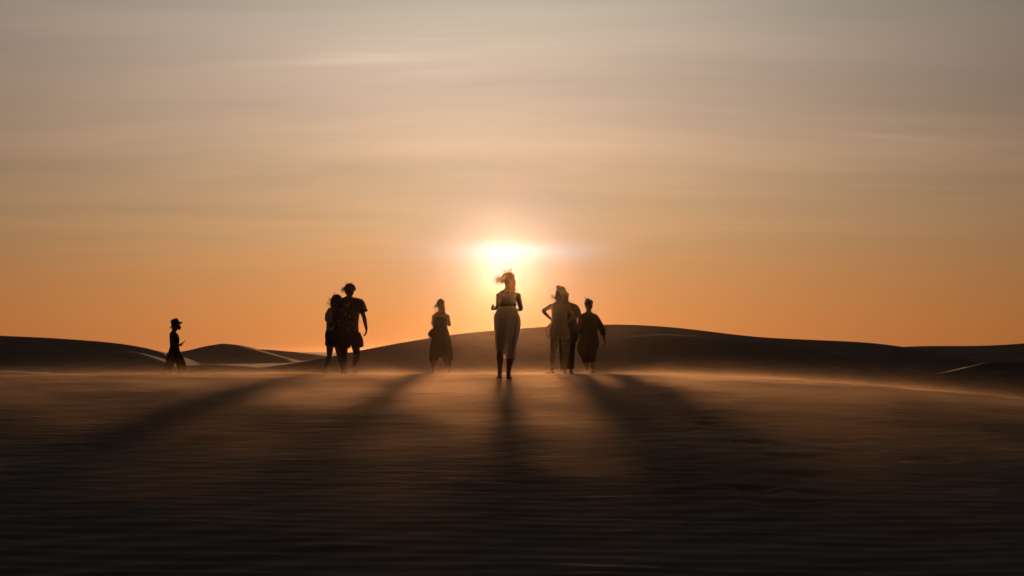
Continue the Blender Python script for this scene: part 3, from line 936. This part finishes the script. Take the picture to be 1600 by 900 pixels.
f.part('hair', hair_mesh(f, [(h + V(-.03, 0, .01), (.088, .098, .088)), (h + V(-.07, 0, -.06), (.05, .07, .06))], [(h + V(-.09, 0, -.05), 10, .05, .03, .004)], 16), HAIR_D)
f.part('face_mask', cloth([([h + V(.03, 0, -.09), h + V(.065, 0, -.045), h + V(.085, 0, -.01)], [(.060, .058), (.058, .060), (.035, .05)])], voxel=.008, seed=14., amp=.006), BLACK)
# bucket hat, tipped back on the head
bm = bmesh.new()
prof_pts = [(0.0, .135), (.05, .134), (.092, .122), (.106, .090), (.113, .030), (.118, .0), (.165, -.022), (.196, -.040), (.196, -.047), (.163, -.030), (.112, -.008), (.107, .02), (.0, .12)]
SEG = 40
rings = [[bm.verts.new((r * math.cos(2 * math.pi * j / SEG), r * math.sin(2 * math.pi * j / SEG), z + .012 * math.sin(2 * math.pi * j / SEG * 3) * (r > .15))) for j in range(SEG)] if r > 0 else [bm.verts.new((0, 0, z))] for r, z in prof_pts]
for r0, r1 in zip(rings, rings[1:]):
    for j in range(SEG):
        a, b = r0[j % len(r0)], r0[(j + 1) % len(r0)]
        c_, d_ = r1[(j + 1) % len(r1)], r1[j % len(r1)]
        bm.faces.new([v for k_, v in enumerate((a, b, c_, d_)) if v not in (a, b, c_, d_)[:k_]])
bmesh.ops.recalc_face_normals(bm, faces=bm.faces)
me = bpy.data.meshes.new('hat')
bm.to_mesh(me)
bm.free()
me.polygons.foreach_set('use_smooth', np.ones(len(me.polygons), bool))
hat = f.part('bucket_hat', me, BLACK)
hat.location = h + V(-.035, 0, .055)
hat.rotation_euler = (0, R(-24), 0)
walker = f

# ------------------------------------------------------------------ things they carry
def rounded_box(name, size, bev, mat, parent=None):
    bm = bmesh.new()
    bmesh.ops.create_cube(bm, size=1.0)
    for v in bm.verts:
        v.co = Vector([v.co[i_] * size[i_] for i_ in range(3)])
    bmesh.ops.bevel(bm, geom=list(bm.edges), offset=bev, segments=2, affect='EDGES')
    me = bpy.data.meshes.new(name)
    bm.to_mesh(me)
    bm.free()
    return link(name, me, mat, parent)


ph_ = bpy.data.objects.new('phone', None)
COL.objects.link(ph_)
ph_.location = walker.base + walker.p(456, 398, -.04)
ph_.rotation_euler = (0, R(45), 0)
tag(ph_, 'dark phone held up in the hand of the walker with the bucket hat', 'phone')
rounded_box('case', (.010, .075, .155), .004, PHONE, ph_)
scr = rounded_box('screen', (.002, .068, .145), .0008, PHONE, ph_)
scr.location = (-.006, 0, 0)


def bag_thing(fig, c, size, strap, label, seed):
    e_ = bpy.data.objects.new('shoulder_bag', None)
    COL.objects.link(e_)
    c = Vector(c)
    e_.location = fig.base + c
    tag(e_, label, 'bag')
    pouch = cloth([], [(V(0, 0, -.012), (size[0], size[1], size[2] * .85)), (V(size[0] * .2, 0, size[2] * .4), (size[0] * .7, size[1] * .75, size[2] * .6))], voxel=.010, seed=seed, amp=.022)
    link('pouch', pouch, LEATH, e_)
    bm_ = bmesh.new()
    tube(bm_, [Vector(s_) - c for s_ in strap], [(.013, .004)] * len(strap), seg=8, sub=8)
    sm_ = bpy.data.meshes.new('strap')
    bm_.to_mesh(sm_)
    bm_.free()
    link('strap', sm_, LEATH, e_)


P = bag.p
bag_thing(bag, P(158, 425, -.05), (.082, .06, .105), [P(172, 378, -.05), P(190, 330, -.13), P(228, 262, -.125), P(268, 215, -.085), P(290, 205, -.02)],
          'round dark bag hanging at the hip of the person standing alone left of the sun', 2.2)
P = gfig.p
bag_thing(gfig, P(374, 500, .0), (.050, .05, .085), [P(374, 462, 0), P(390, 400, -.10), P(440, 330, -.135), P(500, 296, -.085), P(520, 292, 0)],
          'small dark bag at the side of the rightmost person', 3.3)
HAZE_D, HAZE_G = 0.00008, 0.98
BLOW_D, BLOW_G, BLOW_H = 0.036, 0.80, 0.45

# ------------------------------------------------------------------ dusty air
def box_mesh(name, a, b):
    bm = bmesh.new()
    bmesh.ops.create_cube(bm, size=1.0)
    for v in bm.verts:
        v.co = Vector([(a[i] + b[i]) / 2 + v.co[i] * (b[i] - a[i]) for i in range(3)])
    me = bpy.data.meshes.new(name)
    bm.to_mesh(me)
    bm.free()
    return me


mh = bpy.data.materials.new('dusty_air')
mh.use_nodes = True
t = NT(mh.node_tree)
pv = t.node('ShaderNodeVolumePrincipled')
pv.inputs['Color'].default_value = (0.93, 0.76, 0.58, 1)
pv.inputs['Density'].default_value = HAZE_D
pv.inputs['Anisotropy'].default_value = HAZE_G
t.put(t.node('ShaderNodeOutputMaterial').inputs['Volume'], pv.outputs[0])
tag(link('haze', box_mesh('haze', (-1600, -60, -3.0), (1600, 1600, 4.2)), mh), kind='stuff')

# sand driven low over the crest by the wind
gx, gy = np.linspace(-15, 15, 41), np.linspace(4.5, 41.5, 51)
GX, GY = np.meshgrid(gx, gy)
bot, top = macro(GX, GY) - 0.12, macro(GX, GY) + BLOW_H
ny, nx = GX.shape
co = np.concatenate([np.stack([GX, GY, bot], -1).reshape(-1, 3), np.stack([GX, GY, top], -1).reshape(-1, 3)])
i = np.arange(ny * nx).reshape(ny, nx)
q = lambda a, b, c, d: np.stack([a, b, c, d], -1).reshape(-1, 4)
N_ = ny * nx
fs = [q(i[:-1, :-1], i[1:, :-1], i[1:, 1:], i[:-1, 1:]), q(i[:-1, :-1], i[:-1, 1:], i[1:, 1:], i[1:, :-1]) + N_]
for e in (i[0, :], i[-1, ::-1], i[::-1, 0], i[:, -1]):
    fs.append(q(e[:-1], e[1:], e[1:] + N_, e[:-1] + N_))
me = bpy.data.meshes.new('blowing_sand')
me.from_pydata(co.tolist(), [], np.concatenate(fs).tolist())
me.update()
mb = bpy.data.materials.new('airborne_sand')
mb.use_nodes = True
t = NT(mb.node_tree)
x, y, z = t.sep(t.node('ShaderNodeNewGeometry').outputs['Position'])
d = t.sub(24.5, y)
dp, dn_ = t.m('MAXIMUM', d, 0.0), t.m('MINIMUM', d, 0.0)
h = t.sub(1.155, t.add(t.mul(0.0022, t.mul(dp, dp)), t.mul(0.0016, t.mul(dn_, dn_))))
lx = t.m('MAXIMUM', t.sub(x, 2.0), 0.0)
lm = t.m('MAXIMUM', t.sub(-5.0, x), 0.0)
kk = t.gauss(y, 26.0, 30.0)
h = t.sub(h, t.mul(kk, t.add(t.mul(0.0095, t.mul(lx, lx)), t.mul(0.002, t.mul(lm, lm)))))
hh = t.m('MAXIMUM', t.sub(z, h), 0.0)
w1 = t.noise(t.xyz(t.add(t.mul(x, 0.5), t.mul(z, 0.8)), t.mul(y, 0.42), 0.0), 1.0, 2.0, 0.6)
wv = t.mr(w1, 0.36, 0.66)
prof_ = t.exp(t.div(hh, t.mr(y, 12.0, 26.0, -0.13, -0.058)))
fade = t.mul(t.mul(t.mr(y, 4.6, 20.0), t.mr(y, 23.0, 33.0, 1.0, 0.0)), t.mr(t.m('ABSOLUTE', x), 11.0, 14.9, 1.0, 0.0))
den = t.mul(t.mul(t.mul(prof_, t.add(wv, 0.25)), fade), BLOW_D)
pv = t.node('ShaderNodeVolumePrincipled')
pv.inputs['Color'].default_value = (0.90, 0.72, 0.52, 1)
t.put(pv.inputs['Density'], den)
pv.inputs['Anisotropy'].default_value = BLOW_G
t.put(t.node('ShaderNodeOutputMaterial').inputs['Volume'], pv.outputs[0])
mb.cycles.volume_step_rate = 0.16
ob = link('blowing_sand', me, mb)
tag(ob, kind='stuff')
